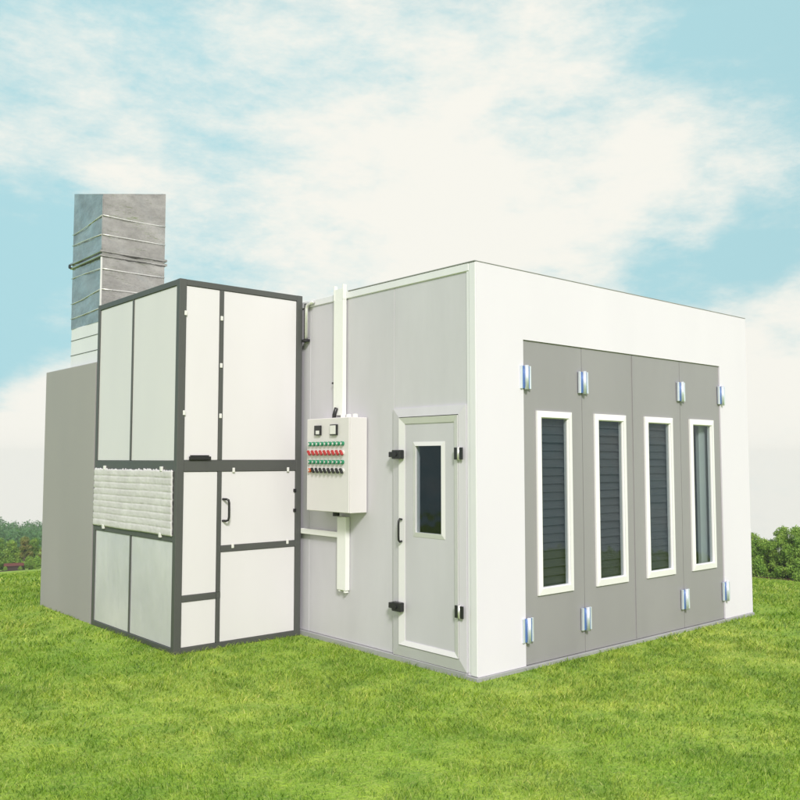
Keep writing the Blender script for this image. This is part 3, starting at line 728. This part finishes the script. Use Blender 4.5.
# shed and low wall
sx, sy, sz = at(bear_of(18), RL + 1.0); sa = FA - math.radians(bear_of(18)) - math.pi / 2
sh = thing('garden_shed', 'low red roofed shed at the far left edge of the lawn', 'shed', (sx, sy, sz)); sh.rotation_euler.z = sa
def local(name, bm, mat, parent): o = obj(name, bm, mat); o.parent = parent; return o
local('wall', bx(-1.1, 1.1, .0, 1.6, -.3, .95, bev=.01), M['darkwall'], sh)
bm = bmesh.new(); vs = [bm.verts.new(p) for p in ((-1.25, -.15, .9), (1.25, -.15, .9), (1.25, .8, 1.2), (-1.25, .8, 1.2), (1.25, 1.75, .9), (-1.25, 1.75, .9))]
bm.faces.new(vs[:4]); bm.faces.new((vs[3], vs[2], vs[4], vs[5])); bm.faces.new((vs[0], vs[3], vs[5])); bm.faces.new((vs[1], vs[4], vs[2])); bm.faces.new((vs[0], vs[5], vs[4], vs[1])); local('roof', bm, M['redroof'], sh)
wx, wy, wz = at(bear_of(17), RL - 1.2)
gw = thing('garden_wall', 'long low dark red wall with a pale end pier along the far lawn edge', 'wall', (wx, wy, wz)); gw.rotation_euler.z = sa
local('wall_run', bx(-1.75, 2.1, 0, .2, -.3, .30, bev=.01), M['darkwall'], gw); local('pier', bx(-2.1, -1.752, -.03, .23, -.3, .38, bev=.01), M['palewall'], gw)
for i, (u, s, lb) in enumerate(((-.9, .28, 'small bright bush between the low wall and the red roofed shed, left one'), (.9, .26, 'small bright bush between the low wall and the red roofed shed, right one'))):
    plant_tree(TP[3], 'shrub', lb, 'shrub', (wx + u * math.cos(sa) - .5 * math.sin(sa), wy + u * math.sin(sa) + .5 * math.cos(sa), wz), 'shrubs along the far left lawn edge', i, s)

# right-hand bushes
def bush_proto(seed, wid, h, n=42000):
    rng = np.random.default_rng(seed); lobes = []
    for i in range(110):
        a = rng.random() * 2 * math.pi; q = wid / 2 * math.sqrt(rng.random()) * .9; t = 1 - (2 * q / wid) ** 3
        s = rng.uniform(.35, .62); zz = (h - s) * t * rng.uniform(.0, 1.0) + .35
        lobes.append((q * math.cos(a), q * math.sin(a), zz, s, s, s * .9))
    zt = max(l[2] + l[5] for l in lobes); lobes = [(a, b, c * h / zt, d, e, f) for a, b, c, d, e, f in lobes]
    return (h * .7, lobes, leaf_cloud(lobes, n, .075, rng), M['leaf2'], seed)
BP = [bush_proto(21, 6.0, 4.5), bush_proto(22, 5.4, 4.4), bush_proto(23, 4.6, 4.1)]
RR = 68.0
G2 = 'bushes bordering the lawn on the right'
for px, dr, k, sc, lb in [(744, 2, 2, .93, 'bright green bush emerging from behind the right edge of the booth'),
                          (777, 1, 0, .93, 'largest rounded green bush right of the booth'),
                          (803, 0, 1, .98, 'green bush cut by the right picture edge')]:
    plant_tree(BP[k], 'bush', lb, 'bush', at(bear_of(px), RR + dr), G2, random.random() * 6, sc)
for i in range(16):
    b = 10 + i * 1.9
    if 21.0 < b < 26.6: continue
    plant_tree(BP[i % 3], 'bush', 'green bush of the hedge that continues along the right lawn border', 'bush', at(b, RR + random.uniform(0, 4)), G2, random.random() * 6, random.uniform(.85, 1.05))
# brown dry undergrowth along the foot of the bushes
lob = []
for i in range(150):
    x, y, z = at(20.5 + i * .05, RR - 2.2 + random.uniform(-.4, .4)); s = random.uniform(.14, .34); lob.append((x, y, z + s * .6, s, s, s * .7))
tag(quads('undergrowth', leaf_cloud(lob, 5200, .05, RNG), M['rust']), 'brown dry undergrowth along the foot of the right bushes', 'undergrowth', None, 'stuff')
# far wooded rise
lob = []
for i in range(1500):
    b = random.uniform(-42, 2); r = random.uniform(228, 372); x, y, z = at(b, r); s = random.uniform(2.0, 3.6)
    lob.append((x, y, z + s * .9, s, s, s * 1.1))
tag(quads('forest', leaf_cloud(lob, 170000, .42, RNG), M['leafdark']), 'hazy blue green forest on the far rise at the left', 'forest', None, 'stuff')

# ------------------------------------------------------------------ air
bm = bmesh.new(); box(bm, CAM[0] - 430, CAM[0] + 430, CAM[1] - 430, CAM[1] + 430, -60, 5.2, bev=0)
hz = Mat('hazy_air'); hz.t.nodes.remove(hz.b)
pv = hz.n('ShaderNodeVolumePrincipled'); pv.inputs['Color'].default_value = (1, 1, .98, 1); pv.inputs['Density'].default_value = .00065; pv.inputs['Anisotropy'].default_value = .3
hz.l(pv.outputs[0], hz.out.inputs['Volume'])
ho = obj('haze', bm, hz.m); tag(ho, 'thin pale summer haze over the fields', 'haze', None, 'stuff')
